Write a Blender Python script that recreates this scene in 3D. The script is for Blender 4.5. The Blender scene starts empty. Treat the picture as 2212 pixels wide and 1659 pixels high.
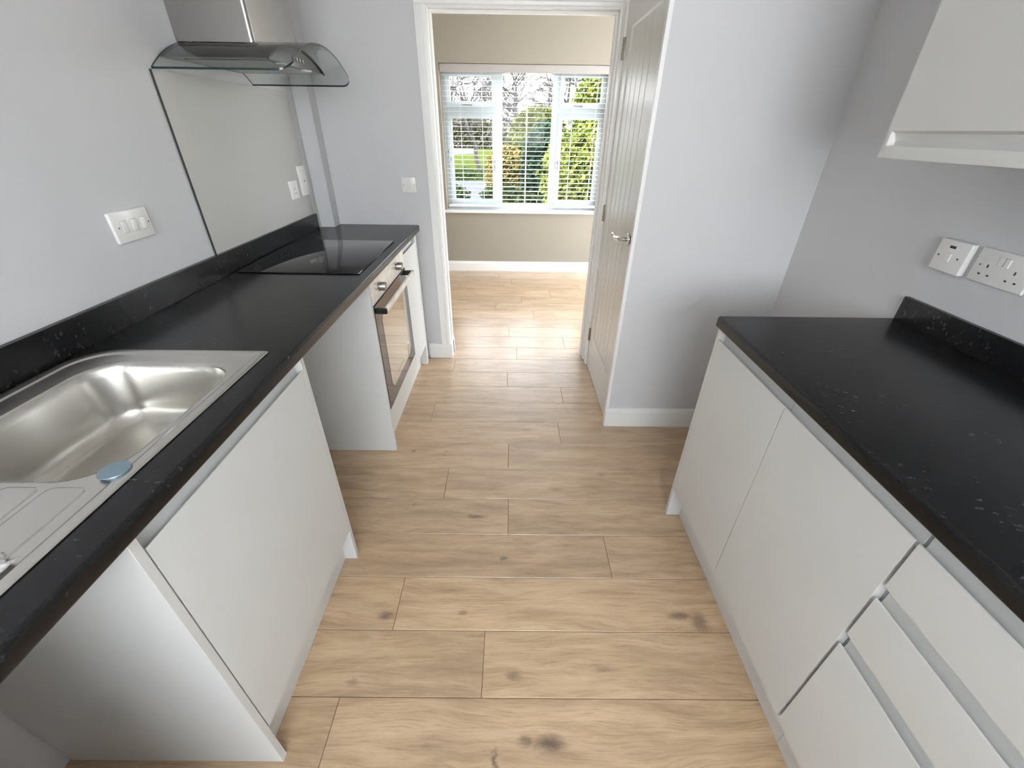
import bpy, bmesh, math, random
from mathutils import Vector, Matrix
random.seed(7)
C = bpy.context.scene.collection
sc = bpy.context.scene

# ------------------------------------------------------------------ camera, world, lights, exposure
CAM_H = 1.435
def _rot():
    p, y, r = .55, .0053, .0137
    B = Matrix(((1,0,0),(0,0,-1),(0,1,0)))
    Ry = Matrix(((math.cos(y),-math.sin(y),0),(math.sin(y),math.cos(y),0),(0,0,1)))
    Rp = Matrix(((1,0,0),(0,math.cos(p),-math.sin(p)),(0,math.sin(p),math.cos(p))))
    Rr = Matrix(((math.cos(r),-math.sin(r),0),(math.sin(r),math.cos(r),0),(0,0,1)))
    return Rr @ Rp @ B @ Ry
M = _rot()
cd = bpy.data.cameras.new('camera'); cam = bpy.data.objects.new('camera', cd); C.objects.link(cam)
cd.sensor_width = 36; cd.lens = 895.9/2212*36; cd.clip_start = .02; cd.clip_end = 400
mw = Matrix.Identity(4)
for i in range(3):
    mw[i][0] = M[0][i]; mw[i][1] = -M[1][i]; mw[i][2] = -M[2][i]
mw[2][3] = CAM_H
cam.matrix_world = mw
sc.camera = cam

w = bpy.data.worlds.new('sky'); sc.world = w; w.use_nodes = True
wn = w.node_tree.nodes; wl = w.node_tree.links
bg = wn['Background']; bg.inputs[1].default_value = 11.5
tc = wn.new('ShaderNodeTexCoord'); sp = wn.new('ShaderNodeSeparateXYZ'); rp = wn.new('ShaderNodeValToRGB')
wl.new(tc.outputs['Generated'], sp.inputs[0]); wl.new(sp.outputs[2], rp.inputs[0]); wl.new(rp.outputs[0], bg.inputs[0])
rp.color_ramp.elements[0].color = (.97,.98,1,1); rp.color_ramp.elements[1].color = (.72,.83,1,1)

def area(name, loc, rot, sx, sy, power, col, portal=False):
    l = bpy.data.lights.new(name, 'AREA'); l.shape = 'RECTANGLE'; l.size = sx; l.size_y = sy
    l.energy = power; l.color = col
    o = bpy.data.objects.new(name, l); C.objects.link(o); o.location = loc; o.rotation_euler = rot
    if portal: l.cycles.is_portal = True
    return o
# daylight through the kitchen window behind the camera, through the dining window, and an added fill from the unseen right side of the dining room
area('kitchen_window_daylight', (.30,-1.86,1.60), (math.pi/2,0,math.pi), 1.80, 1.06, 160, (.89,.945,1.0))
area('dining_window_portal', (.11,5.16,1.31), (-math.pi/2,0,0), 1.7, 1.34, 1, (1,1,1), True)
area('dining_fill_light', (1.93,3.95,1.15), (0,math.pi/2,0), 2.0, 1.5, 6, (1.0,.97,.92))

sc.view_settings.view_transform = 'Standard'; sc.view_settings.look = 'None'
sc.view_settings.exposure = 0.25; sc.view_settings.gamma = 1; sc.view_settings.use_curve_mapping = False
sc.cycles.use_denoising = True
try: sc.cycles.denoiser = 'OPENIMAGEDENOISE'
except Exception: pass
sc.cycles.max_bounces = 10; sc.cycles.diffuse_bounces = 6; sc.cycles.glossy_bounces = 4
sc.cycles.transmission_bounces = 8; sc.cycles.transparent_max_bounces = 12
sc.cycles.sample_clamp_indirect = 8

# ------------------------------------------------------------------ helpers
BASE = {}
class MB:
    def __init__(s): s.bm = bmesh.new()
    def box(s, x0,x1,y0,y1,z0,z1, bev=0, seg=2):
        x0,x1 = sorted((x0,x1)); y0,y1 = sorted((y0,y1)); z0,z1 = sorted((z0,z1))
        vs = [s.bm.verts.new(p) for p in ((x0,y0,z0),(x1,y0,z0),(x1,y1,z0),(x0,y1,z0),(x0,y0,z1),(x1,y0,z1),(x1,y1,z1),(x0,y1,z1))]
        fs = [s.bm.faces.new([vs[i] for i in f]) for f in ((3,2,1,0),(4,5,6,7),(0,1,5,4),(1,2,6,5),(2,3,7,6),(3,0,4,7))]
        if bev:
            es = {e for f in fs for e in f.edges}
            bmesh.ops.bevel(s.bm, geom=list(es), offset=bev, segments=seg, affect='EDGES', profile=.5)
        return s
    def prism(s, pts, axis, a0, a1):
        """closed outline pts (2-D) swept along axis from a0 to a1; for y the outline is (x,z), for x (y,z), for z (x,y)"""
        def P(p, a): return {'y':(p[0],a,p[1]),'x':(a,p[0],p[1]),'z':(p[0],p[1],a)}[axis]
        A = [s.bm.verts.new(P(p,a0)) for p in pts]; B = [s.bm.verts.new(P(p,a1)) for p in pts]
        n = len(pts)
        s.bm.faces.new(A); s.bm.faces.new(B[::-1])
        for i in range(n): s.bm.faces.new((A[i],B[i],B[(i+1)%n],A[(i+1)%n]))
        return s
    def cyl(s, c, r, h, axis='z', n=32, r2=None, bev=0):
        r2 = r if r2 is None else r2
        prof = [(0,0),(r,0),(r2,h),(0,h)]
        if bev: prof = [(0,0),(r,0),(r2,h-bev),(r2-bev*.35,h-bev*.35),(r2-bev,h),(0,h)]
        return s.lathe(c, prof, axis, n)
    def lathe(s, c, prof, axis='z', n=32):
        c = Vector(c); rings = []
        def P(r,h,a):
            u,v = r*math.cos(a), r*math.sin(a)
            return c + Vector({'z':(u,v,h),'x':(h,u,v),'y':(u,h,v)}[axis])
        for r,h in prof:
            if r < 1e-7: rings.append([s.bm.verts.new(P(0,h,0))])
            else: rings.append([s.bm.verts.new(P(r,h,2*math.pi*k/n)) for k in range(n)])
        for A,B in zip(rings, rings[1:]):
            for k in range(n):
                k2 = (k+1)%n
                if len(A)==1 and len(B)==1: continue
                if len(A)==1: s.bm.faces.new((A[0],B[k],B[k2]))
                elif len(B)==1: s.bm.faces.new((A[k],B[0],A[k2]))
                else: s.bm.faces.new((A[k],B[k],B[k2],A[k2]))
        return s
    def rings(s, rs, closed_end=True, start_cap=False):
        V = [[s.bm.verts.new(p) for p in r] for r in rs]
        n = len(V[0])
        for A,B in zip(V, V[1:]):
            for k in range(n): s.bm.faces.new((A[k],A[(k+1)%n],B[(k+1)%n],B[k]))
        if closed_end: s.bm.faces.new(V[-1])
        if start_cap: s.bm.faces.new(V[0][::-1])
        return s
    def tube(s, pts, r, n=10, caps=True, flat=1.0):
        pts = [Vector(p) for p in pts]; R = r if isinstance(r,(list,tuple)) else [r]*len(pts)
        rings = []; up = Vector((0,0,1)); prev = None
        for i,p in enumerate(pts):
            d = (pts[min(i+1,len(pts)-1)]-pts[max(i-1,0)]).normalized()
            if prev is None:
                a = d.cross(up)
                if a.length < .1: a = d.cross(Vector((1,0,0)))
                a.normalize()
            else:
                a = (prev - d*prev.dot(d)).normalized()
            prev = a; b = d.cross(a)
            rings.append([p + (a*math.cos(2*math.pi*k/n) + b*math.sin(2*math.pi*k/n)*flat)*R[i] for k in range(n)])
        s.rings(rings, caps, caps); return s
    def quad(s, *p):
        s.bm.faces.new([s.bm.verts.new(q) for q in p]); return s

def link(name, data): o = bpy.data.objects.new(name, data); C.objects.link(o); return o
def obj(name, mb, mat, parent=None, base=None, smooth=None, normals=True):
    """link the collected shapes as ONE mesh object, its origin at its thing's base"""
    bm = mb.bm
    if normals: bmesh.ops.recalc_face_normals(bm, faces=bm.faces)
    if parent is not None: b = BASE[parent.name]
    elif base is not None: b = Vector(base)
    else:
        xs = [v.co for v in bm.verts]
        b = Vector(((min(v.x for v in xs)+max(v.x for v in xs))/2, (min(v.y for v in xs)+max(v.y for v in xs))/2, min(v.z for v in xs)))
    bmesh.ops.translate(bm, vec=-b, verts=bm.verts)
    me = bpy.data.meshes.new(name); bm.to_mesh(me); bm.free()
    for m in (mat if isinstance(mat,(list,tuple)) else [mat]): me.materials.append(m)
    if smooth is not None:
        me.shade_smooth()
        if smooth < 180: me.set_sharp_from_angle(angle=math.radians(smooth))
    o = link(name, me); BASE[o.name] = b
    if parent is None: o.location = b
    else: o.parent = parent
    return o
def tag(o, label, cat, group=None, kind=None):
    o['label'] = label; o['category'] = cat
    if group: o['group'] = group
    if kind: o['kind'] = kind
    return o
def thing(name, label, cat, loc, group=None):
    o = link(name, None); o.location = loc; o.empty_display_size = .1; BASE[o.name] = Vector(loc)
    return tag(o, label, cat, group)
def struct(name, mb, mat, parent=None, smooth=None):
    o = obj(name, mb, mat, parent, smooth=smooth)
    if parent is None: o['kind'] = 'structure'
    return o

# ------------------------------------------------------------------ materials
def mat(name, col, rough=.5, metal=0, spec=.5, **k):
    m = bpy.data.materials.new(name); m.use_nodes = True
    b = m.node_tree.nodes['Principled BSDF']
    b.inputs['Base Color'].default_value = (*col,1); b.inputs['Roughness'].default_value = rough
    b.inputs['Metallic'].default_value = metal; b.inputs['Specular IOR Level'].default_value = spec
    for a,v in k.items(): b.inputs[a.replace('_',' ')].default_value = v
    return m
def nd(m): return m.node_tree.nodes, m.node_tree.links, m.node_tree.nodes['Principled BSDF']
def noise_bump(m, scale, strength, dist=.001, detail=4, stretch=None):
    n,l,b = nd(m); t = n.new('ShaderNodeTexCoord'); no = n.new('ShaderNodeTexNoise'); bp = n.new('ShaderNodeBump')
    no.inputs['Scale'].default_value = scale; no.inputs['Detail'].default_value = detail
    src = t.outputs['Object']
    if stretch:
        mp = n.new('ShaderNodeMapping'); mp.inputs['Scale'].default_value = stretch; l.new(src, mp.inputs[0]); src = mp.outputs[0]
    l.new(src, no.inputs[0]); l.new(no.outputs[0], bp.inputs['Height'])
    bp.inputs['Strength'].default_value = strength; bp.inputs['Distance'].default_value = dist
    l.new(bp.outputs[0], b.inputs['Normal']); return m
def noise_col(m, c1, c2, scale, detail=4, stretch=None, lo=.35, hi=.65):
    n,l,b = nd(m); t = n.new('ShaderNodeTexCoord'); no = n.new('ShaderNodeTexNoise'); r = n.new('ShaderNodeValToRGB')
    no.inputs['Scale'].default_value = scale; no.inputs['Detail'].default_value = detail
    src = t.outputs['Object']
    if stretch:
        mp = n.new('ShaderNodeMapping'); mp.inputs['Scale'].default_value = stretch; l.new(src, mp.inputs[0]); src = mp.outputs[0]
    l.new(src, no.inputs[0]); l.new(no.outputs[0], r.inputs[0]); l.new(r.outputs[0], b.inputs['Base Color'])
    r.color_ramp.elements[0].position = lo; r.color_ramp.elements[0].color = (*c1,1)
    r.color_ramp.elements[1].position = hi; r.color_ramp.elements[1].color = (*c2,1); return m

WALL = noise_bump(mat('grey_wall_paint', (.625,.622,.630), .75, spec=.3), 260, .25)
BEIGE = noise_bump(mat('beige_wall_paint', (.325,.297,.247), .8, spec=.25), 260, .25)
CEIL = mat('ceiling_paint', (.80,.80,.79), .85, spec=.2)
GLOSSW = noise_bump(mat('white_satin_paint', (.86,.86,.84), .28, spec=.5), 40, .12, stretch=(1,1,.1))
DOORP = mat('white_door_paint', (.70,.69,.655), .27, spec=.5)
CAB = noise_bump(mat('light_grey_cabinet_finish', (.655,.655,.635), .34, spec=.45), 900, .06)
CARC = mat('grey_carcass_board', (.52,.53,.55), .5, spec=.4)
GAP = mat('dark_gap', (.03,.03,.035), .8)
PVC = mat('white_window_plastic', (.62,.69,.71), .25)
BLIND = mat('white_blind_slat', (.85,.85,.85), .4)
PLAS = mat('white_socket_plastic', (.80,.79,.76), .22, spec=.55)
DARKP = mat('black_plastic', (.012,.012,.014), .35)
CHROME = mat('chrome', (.75,.74,.72), .12, 1)
HINGE = mat('dull_hinge_steel', (.28,.25,.20), .4, .9)
BRUSH = noise_bump(mat('brushed_steel', (.40,.385,.365), .30, 1), 60, .15, .0006, stretch=(1,1,14))
SINKM = mat('sink_steel', (.66,.64,.60), .27, .95)
noise_bump(SINKM, 30, .05, .001, stretch=(1,.15,1))
FACIA = noise_col(mat('oven_facia_steel', (.8,.79,.76), .33, .45), (.70,.69,.65), (.90,.89,.86), 14, 6)
HOBG = mat('black_hob_glass', (.006,.006,.007), .035, spec=.5)
OVENG = mat('brown_oven_glass', (.07,.055,.047), .05, .45)
OVENW = mat('inner_oven_window', (.52,.47,.39), .05, .85)
PLUG = mat('blue_protective_film', (.22,.30,.35), .25, .4)
FILM = noise_bump(mat('clear_crumpled_film', (.9,.9,.9), .08, .85), 90, 1.0, .004)
SPLASH = mat('warm_grey_glass_splashback', (.505,.50,.475), .20, spec=.5)

def worktop_material():
    m = mat('charcoal_worktop_laminate', (.02,.02,.022), .25, spec=.40); n,l,b = nd(m)
    t = n.new('ShaderNodeTexCoord')
    mp = n.new('ShaderNodeMapping'); mp.inputs['Rotation'].default_value = (0,0,.25); mp.inputs['Scale'].default_value = (38,130,60)
    v = n.new('ShaderNodeTexVoronoi'); v.inputs['Scale'].default_value = 1; v.feature = 'F1'
    nz = n.new('ShaderNodeTexNoise'); nz.inputs['Scale'].default_value = 55; nz.inputs['Detail'].default_value = 3
    mx = n.new('ShaderNodeMixRGB'); mx.inputs[0].default_value = .02
    l.new(t.outputs['Object'], mx.inputs[1]); l.new(nz.outputs['Color'], mx.inputs[2])
    l.new(mx.outputs[0], mp.inputs[0]); l.new(mp.outputs[0], v.inputs['Vector'])
    th = n.new('ShaderNodeMath'); th.operation = 'MULTIPLY_ADD'; th.use_clamp = True
    th.inputs[1].default_value = -3.2; th.inputs[2].default_value = 1.25; l.new(v.outputs['Distance'], th.inputs[0])
    big = n.new('ShaderNodeTexNoise'); big.inputs['Scale'].default_value = 13; big.inputs['Detail'].default_value = 5
    bmp = n.new('ShaderNodeMapping'); bmp.inputs['Scale'].default_value = (.45,1,1); l.new(t.outputs['Object'], bmp.inputs[0]); l.new(bmp.outputs[0], big.inputs[0])
    br = n.new('ShaderNodeValToRGB'); br.color_ramp.elements[0].position = .42; br.color_ramp.elements[1].position = .66; l.new(big.outputs[0], br.inputs[0])
    sep = n.new('ShaderNodeSeparateColor'); l.new(v.outputs['Color'], sep.inputs[0])
    pk = n.new('ShaderNodeMath'); pk.operation = 'MULTIPLY_ADD'; pk.use_clamp = True; pk.inputs[1].default_value = 5; pk.inputs[2].default_value = -2.6; l.new(sep.outputs[0], pk.inputs[0])
    a = n.new('ShaderNodeMath'); a.operation = 'MULTIPLY'; l.new(th.outputs[0], a.inputs[0]); l.new(pk.outputs[0], a.inputs[1])
    c = n.new('ShaderNodeMath'); c.operation = 'MULTIPLY'; l.new(a.outputs[0], c.inputs[0]); l.new(br.outputs[0], c.inputs[1])
    mix = n.new('ShaderNodeMixRGB'); mix.inputs[2].default_value = (.075,.077,.083,1); l.new(c.outputs[0], mix.inputs[0])
    fine = n.new('ShaderNodeTexNoise'); fine.inputs['Scale'].default_value = 140; fine.inputs['Detail'].default_value = 4; l.new(t.outputs['Object'], fine.inputs[0])
    fr = n.new('ShaderNodeValToRGB'); l.new(fine.outputs[0], fr.inputs[0])
    fr.color_ramp.elements[0].position = .35; fr.color_ramp.elements[0].color = (.005,.005,.0055,1)
    fr.color_ramp.elements[1].position = .75; fr.color_ramp.elements[1].color = (.013,.013,.0145,1)
    l.new(fr.outputs[0], mix.inputs[1]); l.new(mix.outputs[0], b.inputs['Base Color'])
    bp = n.new('ShaderNodeBump'); bp.inputs['Strength'].default_value = .12; bp.inputs['Distance'].default_value = .0006
    l.new(fine.outputs[0], bp.inputs['Height']); l.new(bp.outputs[0], b.inputs['Normal'])
    return m
WTOP = worktop_material()

def floor_material():
    m = mat('oak_laminate', (.4,.28,.17), .42, spec=.5, Coat_Weight=1.0, Coat_Roughness=.27); n,l,b = nd(m)
    t = n.new('ShaderNodeTexCoord'); at = n.new('ShaderNodeAttribute'); at.attribute_name = 'plank'
    sepa = n.new('ShaderNodeSeparateColor'); l.new(at.outputs['Color'], sepa.inputs[0])
    # per-plank shift of the grain
    cmb = n.new('ShaderNodeCombineXYZ')
    sh = n.new('ShaderNodeMath'); sh.operation='MULTIPLY'; sh.inputs[1].default_value = 37; l.new(sepa.outputs[0], sh.inputs[0]); l.new(sh.outputs[0], cmb.inputs[2])
    sh2 = n.new('ShaderNodeMath'); sh2.operation='MULTIPLY'; sh2.inputs[1].default_value = 11; l.new(sepa.outputs[1], sh2.inputs[0]); l.new(sh2.outputs[0], cmb.inputs[0])
    add = n.new('ShaderNodeVectorMath'); add.operation='ADD'; l.new(t.outputs['Object'], add.inputs[0]); l.new(cmb.outputs[0], add.inputs[1])
    # warp around a slow noise so that the grain wanders
    wz = n.new('ShaderNodeTexNoise'); wz.inputs['Scale'].default_value = 1.0; wz.inputs['Detail'].default_value = 2
    wm = n.new('ShaderNodeMapping'); wm.inputs['Scale'].default_value = (2.2,7,1); l.new(add.outputs[0], wm.inputs[0]); l.new(wm.outputs[0], wz.inputs[0])
    wmul = n.new('ShaderNodeVectorMath'); wmul.operation='MULTIPLY_ADD'; wmul.inputs[1].default_value = (.0,.09,.0)
    l.new(wz.outputs['Color'], wmul.inputs[0]); l.new(add.outputs[0], wmul.inputs[2])
    def streak(sx, sy, detail, rough=.6):
        mp = n.new('ShaderNodeMapping'); mp.inputs['Scale'].default_value = (sx,sy,1); l.new(wmul.outputs[0], mp.inputs[0])
        q = n.new('ShaderNodeTexNoise'); q.inputs['Scale'].default_value = 1; q.inputs['Detail'].default_value = detail; q.inputs['Roughness'].default_value = rough
        l.new(mp.outputs[0], q.inputs[0]); return q.outputs[0]
    g1 = streak(3.2, 26, 5); g2 = streak(11, 230, 6, .75); g3 = streak(2.0, 7, 3)
    r1 = n.new('ShaderNodeValToRGB'); l.new(g1, r1.inputs[0])
    e = r1.color_ramp.elements; e[0].position=.30; e[0].color=(.43,.295,.180,1); e[1].position=.70; e[1].color=(.655,.475,.305,1)
    k = e.new(.5); k.color=(.555,.390,.240,1)
    r2 = n.new('ShaderNodeValToRGB'); l.new(g2, r2.inputs[0])
    e = r2.color_ramp.elements; e[0].position=.34; e[0].color=(.66,.62,.58,1); e[1].position=.52; e[1].color=(1,1,1,1)
    m1 = n.new('ShaderNodeMixRGB'); m1.blend_type='MULTIPLY'; m1.inputs[0].default_value=.75; l.new(r1.outputs[0], m1.inputs[1]); l.new(r2.outputs[0], m1.inputs[2])
    r3 = n.new('ShaderNodeValToRGB'); l.new(g3, r3.inputs[0])
    e = r3.color_ramp.elements; e[0].position=.32; e[0].color=(.88,.86,.85,1); e[1].position=.62; e[1].color=(1.06,1.05,1.03,1)
    m2 = n.new('ShaderNodeMixRGB'); m2.blend_type='MULTIPLY'; m2.inputs[0].default_value=.8; l.new(m1.outputs[0], m2.inputs[1]); l.new(r3.outputs[0], m2.inputs[2])
    # knots: darker elongated marks in the wood itself
    knots = [(.12,.455,.060,.028,1.0),(.055,.46,.028,.018,.8),(-.03,.415,.012,.038,.95),(-.42,.80,.035,.018,.9),(-.155,.815,.02,.012,.6),(.02,.62,.03,.018,.7),
             (.60,.81,.055,.022,.9),(.66,.79,.04,.04,.8),(-.14,1.235,.055,.014,.85),(-.02,1.03,.02,.012,.8),(.22,1.40,.05,.014,.45),(-.50,1.66,.016,.010,.8),
             (-.33,1.66,.018,.008,.6),(-.42,1.30,.016,.008,.5),(.35,2.03,.03,.012,.35),(-.25,2.62,.025,.014,.6),(.1,1.85,.05,.012,.4),(.45,1.50,.03,.012,.5),(.30,.64,.04,.01,.4),(-.47,.60,.03,.012,.5)]
    wob = n.new('ShaderNodeTexNoise'); wob.inputs['Scale'].default_value = 1; wob.inputs['Detail'].default_value = 5; wob.inputs['Roughness'].default_value = .75
    wp = n.new('ShaderNodeMapping'); wp.inputs['Scale'].default_value = (28,75,1); l.new(t.outputs['Object'], wp.inputs[0]); l.new(wp.outputs[0], wob.inputs[0])
    wv = n.new('ShaderNodeVectorMath'); wv.operation='MULTIPLY_ADD'; wv.inputs[1].default_value=(.05,.03,0); l.new(wob.outputs['Color'], wv.inputs[0]); l.new(t.outputs['Object'], wv.inputs[2])
    last = None
    for kx,ky,ax,ay,s in knots:
        mp = n.new('ShaderNodeMapping'); mp.vector_type='POINT'
        mp.inputs['Scale'].default_value=(1/ax,1/ay,0); mp.inputs['Location'].default_value=(-(kx+.025)/ax,-(ky+.015)/ay,0)
        l.new(wv.outputs[0], mp.inputs[0])
        ln = n.new('ShaderNodeVectorMath'); ln.operation='LENGTH'; l.new(mp.outputs[0], ln.inputs[0])
        f = n.new('ShaderNodeMapRange'); f.inputs[1].default_value=1.15; f.inputs[2].default_value=.1; f.inputs[3].default_value=0; f.inputs[4].default_value=s; f.interpolation_type='SMOOTHSTEP'
        l.new(ln.outputs['Value'], f.inputs[0])
        if last is None: last = f.outputs[0]
        else:
            mxn = n.new('ShaderNodeMath'); mxn.operation='MAXIMUM'; l.new(last, mxn.inputs[0]); l.new(f.outputs[0], mxn.inputs[1]); last = mxn.outputs[0]
    m3 = n.new('ShaderNodeMixRGB'); m3.inputs[2].default_value=(.115,.070,.048,1)
    sc_ = n.new('ShaderNodeMath'); sc_.operation='MULTIPLY'; sc_.inputs[1].default_value=.85; l.new(last, sc_.inputs[0])
    l.new(sc_.outputs[0], m3.inputs[0]); l.new(m2.outputs[0], m3.inputs[1])
    # tone of the plank
    tv = n.new('ShaderNodeMapRange'); tv.inputs[3].default_value=.90; tv.inputs[4].default_value=1.07; l.new(sepa.outputs[2], tv.inputs[0])
    hv = n.new('ShaderNodeHueSaturation'); l.new(tv.outputs[0], hv.inputs['Value']); l.new(m3.outputs[0], hv.inputs['Color'])
    l.new(hv.outputs[0], b.inputs['Base Color'])
    bp = n.new('ShaderNodeBump'); bp.inputs['Strength'].default_value=.25; bp.inputs['Distance'].default_value=.0008; l.new(g2, bp.inputs['Height']); l.new(bp.outputs[0], b.inputs['Normal'])
    rr = n.new('ShaderNodeMapRange'); rr.inputs[3].default_value=.34; rr.inputs[4].default_value=.50; l.new(g2, rr.inputs[0]); l.new(rr.outputs[0], b.inputs['Roughness'])
    return m
FLOOR = floor_material()
JOINT = mat('plank_joint', (.12,.075,.045), .8)

GLASS = mat('clear_glass', (1,1,1), .0, spec=.5); GLASS.node_tree.nodes['Principled BSDF'].inputs['Transmission Weight'].default_value = 1
def window_glass(REFL=.008):
    m = bpy.data.materials.new('window_glass'); m.use_nodes = True; n,l = m.node_tree.nodes, m.node_tree.links
    n.remove(n['Principled BSDF']); o = n['Material Output']
    tr = n.new('ShaderNodeBsdfTransparent'); gl = n.new('ShaderNodeBsdfGlossy'); gl.inputs['Roughness'].default_value = .02
    lw = n.new('ShaderNodeLayerWeight'); lw.inputs[0].default_value = .5
    pw = n.new('ShaderNodeMath'); pw.operation = 'POWER'; pw.inputs[1].default_value = 5; l.new(lw.outputs['Facing'], pw.inputs[0])
    fr = n.new('ShaderNodeMath'); fr.operation = 'MULTIPLY_ADD'; fr.inputs[1].default_value = .9; fr.inputs[2].default_value = REFL; l.new(pw.outputs[0], fr.inputs[0])
    mx = n.new('ShaderNodeMixShader'); l.new(fr.outputs[0], mx.inputs[0]); l.new(tr.outputs[0], mx.inputs[1]); l.new(gl.outputs[0], mx.inputs[2]); l.new(mx.outputs[0], o.inputs[0])
    return m
PANE = window_glass()
def canopy_glass():
    m = window_glass(.04); m.name = 'smoky_canopy_glass'
    for q in m.node_tree.nodes:
        if q.type == 'BSDF_TRANSPARENT': q.inputs[0].default_value = (.90,.92,.91,1)
    return m
HOODG = canopy_glass()
HEDGE_EDGE = mat('green_glass_edge', (.01,.03,.03), .15)

# ------------------------------------------------------------------ main measures
LW, RW = -1.153, 1.272          # kitchen left and right wall
YK = -1.90                       # wall behind the camera
YB = 2.721                      # end wall with the opening
YR = 1.91                       # wall of the cupboard on the right
XC = .549                       # side of that cupboard (its door faces the aisle)
OL, OR_, OZ = -.435, .530, 1.950 # lined opening to the dining room
YF = 4.927                      # far wall of the dining room
H = 2.40
WT = .922                       # worktop height
LF, RF = -.589, .692            # faces of the left and right units

# ------------------------------------------------------------------ floor
f = MB(); col = {}
bm = f.bm; lay = bm.loops.layers.color.new('plank')
x0f, x1f, y0f, y1f = -2.4, 2.0, -2.0, 5.1
base = bm.faces.new([bm.verts.new(p) for p in ((x0f,y0f,-.02),(x1f,y0f,-.02),(x1f,y1f,-.02),(x0f,y1f,-.02))]); base.material_index = 1
base2 = bm.faces.new([bm.verts.new(p) for p in ((x0f,y0f,-.0016),(x1f,y0f,-.0016),(x1f,y1f,-.0016),(x0f,y1f,-.0016))]); base2.material_index = 1
seams = [.561,.754,.948,1.142,1.338,1.535,1.730,1.922,2.118,2.306,2.495,2.685,2.878]
ys = seams[:]
while ys[0] > y0f: ys.insert(0, ys[0]-.1935)
while ys[-1] < y1f: ys.append(ys[-1]+.1935)
joints = {-1:-.493,0:-.075,1:-.385,2:.393,3:-.002,4:-.298,5:-.005,6:.276,7:-.455,8:.33,9:-.019,10:-.40,11:.046,12:.42,13:-.016,14:-.52}
off = ys.index(.561)
PL = 1.285; G = .0007
for i in range(len(ys)-1):
    k = i-off; j = joints.get(k, random.uniform(-.6,.6)); xs = [j+PL*q for q in range(-4,5)]
    for q in range(len(xs)-1):
        a,b_ = max(xs[q],x0f), min(xs[q+1],x1f)
        if b_-a < .02: continue
        c = (random.random(), random.random(), random.random(), 1)
        ya, yb = max(ys[i],y0f)+G, min(ys[i+1],y1f)-G
        e = .0012
        top = [bm.verts.new(p) for p in ((a+G+e,ya+e,0),(b_-G-e,ya+e,0),(b_-G-e,yb-e,0),(a+G+e,yb-e,0))]
        bot = [bm.verts.new(p) for p in ((a+G,ya,-.0014),(b_-G,ya,-.0014),(b_-G,yb,-.0014),(a+G,yb,-.0014))]
        fs = [bm.faces.new(top)] + [bm.faces.new((bot[z],bot[(z+1)%4],top[(z+1)%4],top[z])) for z in range(4)]
        for fc in fs:
            for lp in fc.loops: lp[lay] = c
fl = obj('floor', f, [FLOOR, JOINT], base=(0,0,0), normals=True); fl['kind'] = 'structure'

# ------------------------------------------------------------------ walls, ceiling
T = .10
struct('wall_left', MB().box(LW-T,LW,YK,YB+T,0,H), WALL)
struct('wall_right', MB().box(RW,RW+T,YK,YR,0,H), WALL)
kx0,kx1,kz0,kz1 = -.62,1.22,1.08,2.10     # kitchen window behind the camera
struct('wall_back', MB().box(LW-T,kx0,YK-T,YK,0,H).box(kx1,RW+T,YK-T,YK,0,H).box(kx0,kx1,YK-T,YK,0,kz0).box(kx0,kx1,YK-T,YK,kz1,H), WALL)
struct('wall_end', MB().box(LW,OL-.03,YB,YB+T,0,H).box(OL-.03,OR_+.03,YB,YB+T,OZ+.03,H).box(OR_+.03,XC+.03,YB,YB+T,0,H), [WALL])
# cupboard in the right corner: front wall and the side wall around its door
DY0,DY1,DZ = 1.935,2.622,1.985
struct('wall_cupboard', MB().box(XC,RW+T,YR,YR+.06,0,H), WALL)
struct('wall_cupboard_side', MB().box(XC,XC+.06,DY1,YB,0,H).box(XC,XC+.06,YR+.06,DY1,DZ,H), WALL)
struct('wall_chase', MB().box(LW,-1.068,2.630,YB,0,H,.004), WALL)      # boxed pipe in the corner
# dining room
wx0,wx1,wz0,wz1 = -.716,.965,.668,1.967
DL, DR = -2.3, 1.9
struct('wall_far', MB().box(DL,wx0,YF,YF+.26,0,H).box(wx1,DR,YF,YF+.26,0,H).box(wx0,wx1,YF,YF+.26,0,wz0).box(wx0,wx1,YF,YF+.26,wz1,H), BEIGE)
struct('wall_dining_left', MB().box(DL-T,DL,YB,YF,0,H), BEIGE)
struct('wall_dining_right', MB().box(DR,DR+T,YB,3.1,0,H).box(DR,DR+T,4.8,YF,0,H).box(DR,DR+T,3.1,4.8,2.2,H), BEIGE)
struct('wall_dining_near', MB().box(DL,OL-.03,YB+T,YB+T+.01,0,H).box(OR_+.03,DR,YB+T,YB+T+.01,0,H).box(OL-.03,OR_+.03,YB+T,YB+T+.01,OZ+.03,H), BEIGE)
struct('ceiling', MB().box(LW-T,RW+T,YK-T,YB+T,H,H+.1).box(DL-T,DR+T,YB+T,YF+.26,H,H+.1), CEIL)

# ------------------------------------------------------------------ skirting boards
def skirt(name, p0, p1, outward, h=.112, t=.016):
    """skirting from p0 to p1 with its face towards outward"""
    x0,y0 = p0; x1,y1 = p1; ox,oy = outward
    prof = [(0,0),(t,0),(t,h-.022),(t-.004,h-.018),(t-.006,h-.010),(t-.010,h),(0,h)]
    m = MB()
    if oy: m.prism([(y0+oy*a,z) for a,z in prof], 'x', x0, x1)
    else: m.prism([(x0+ox*a,z) for a,z in prof], 'y', y0, y1)
    return struct(name, m, GLOSSW)
skirt('baseboard_end', (-.589,YB), (OL+.0115,YB), (0,-1), .108, .020)
skirt('baseboard_cupboard', (XC-.014,YR), (RW,YR), (0,-1), .115, .018)
skirt('baseboard_far', (DL,YF), (DR,YF), (0,-1), .110, .018)
skirt('baseboard_dining_left', (DL,YB+T+.012), (DL,YF-.018), (1,0), .110)
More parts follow.
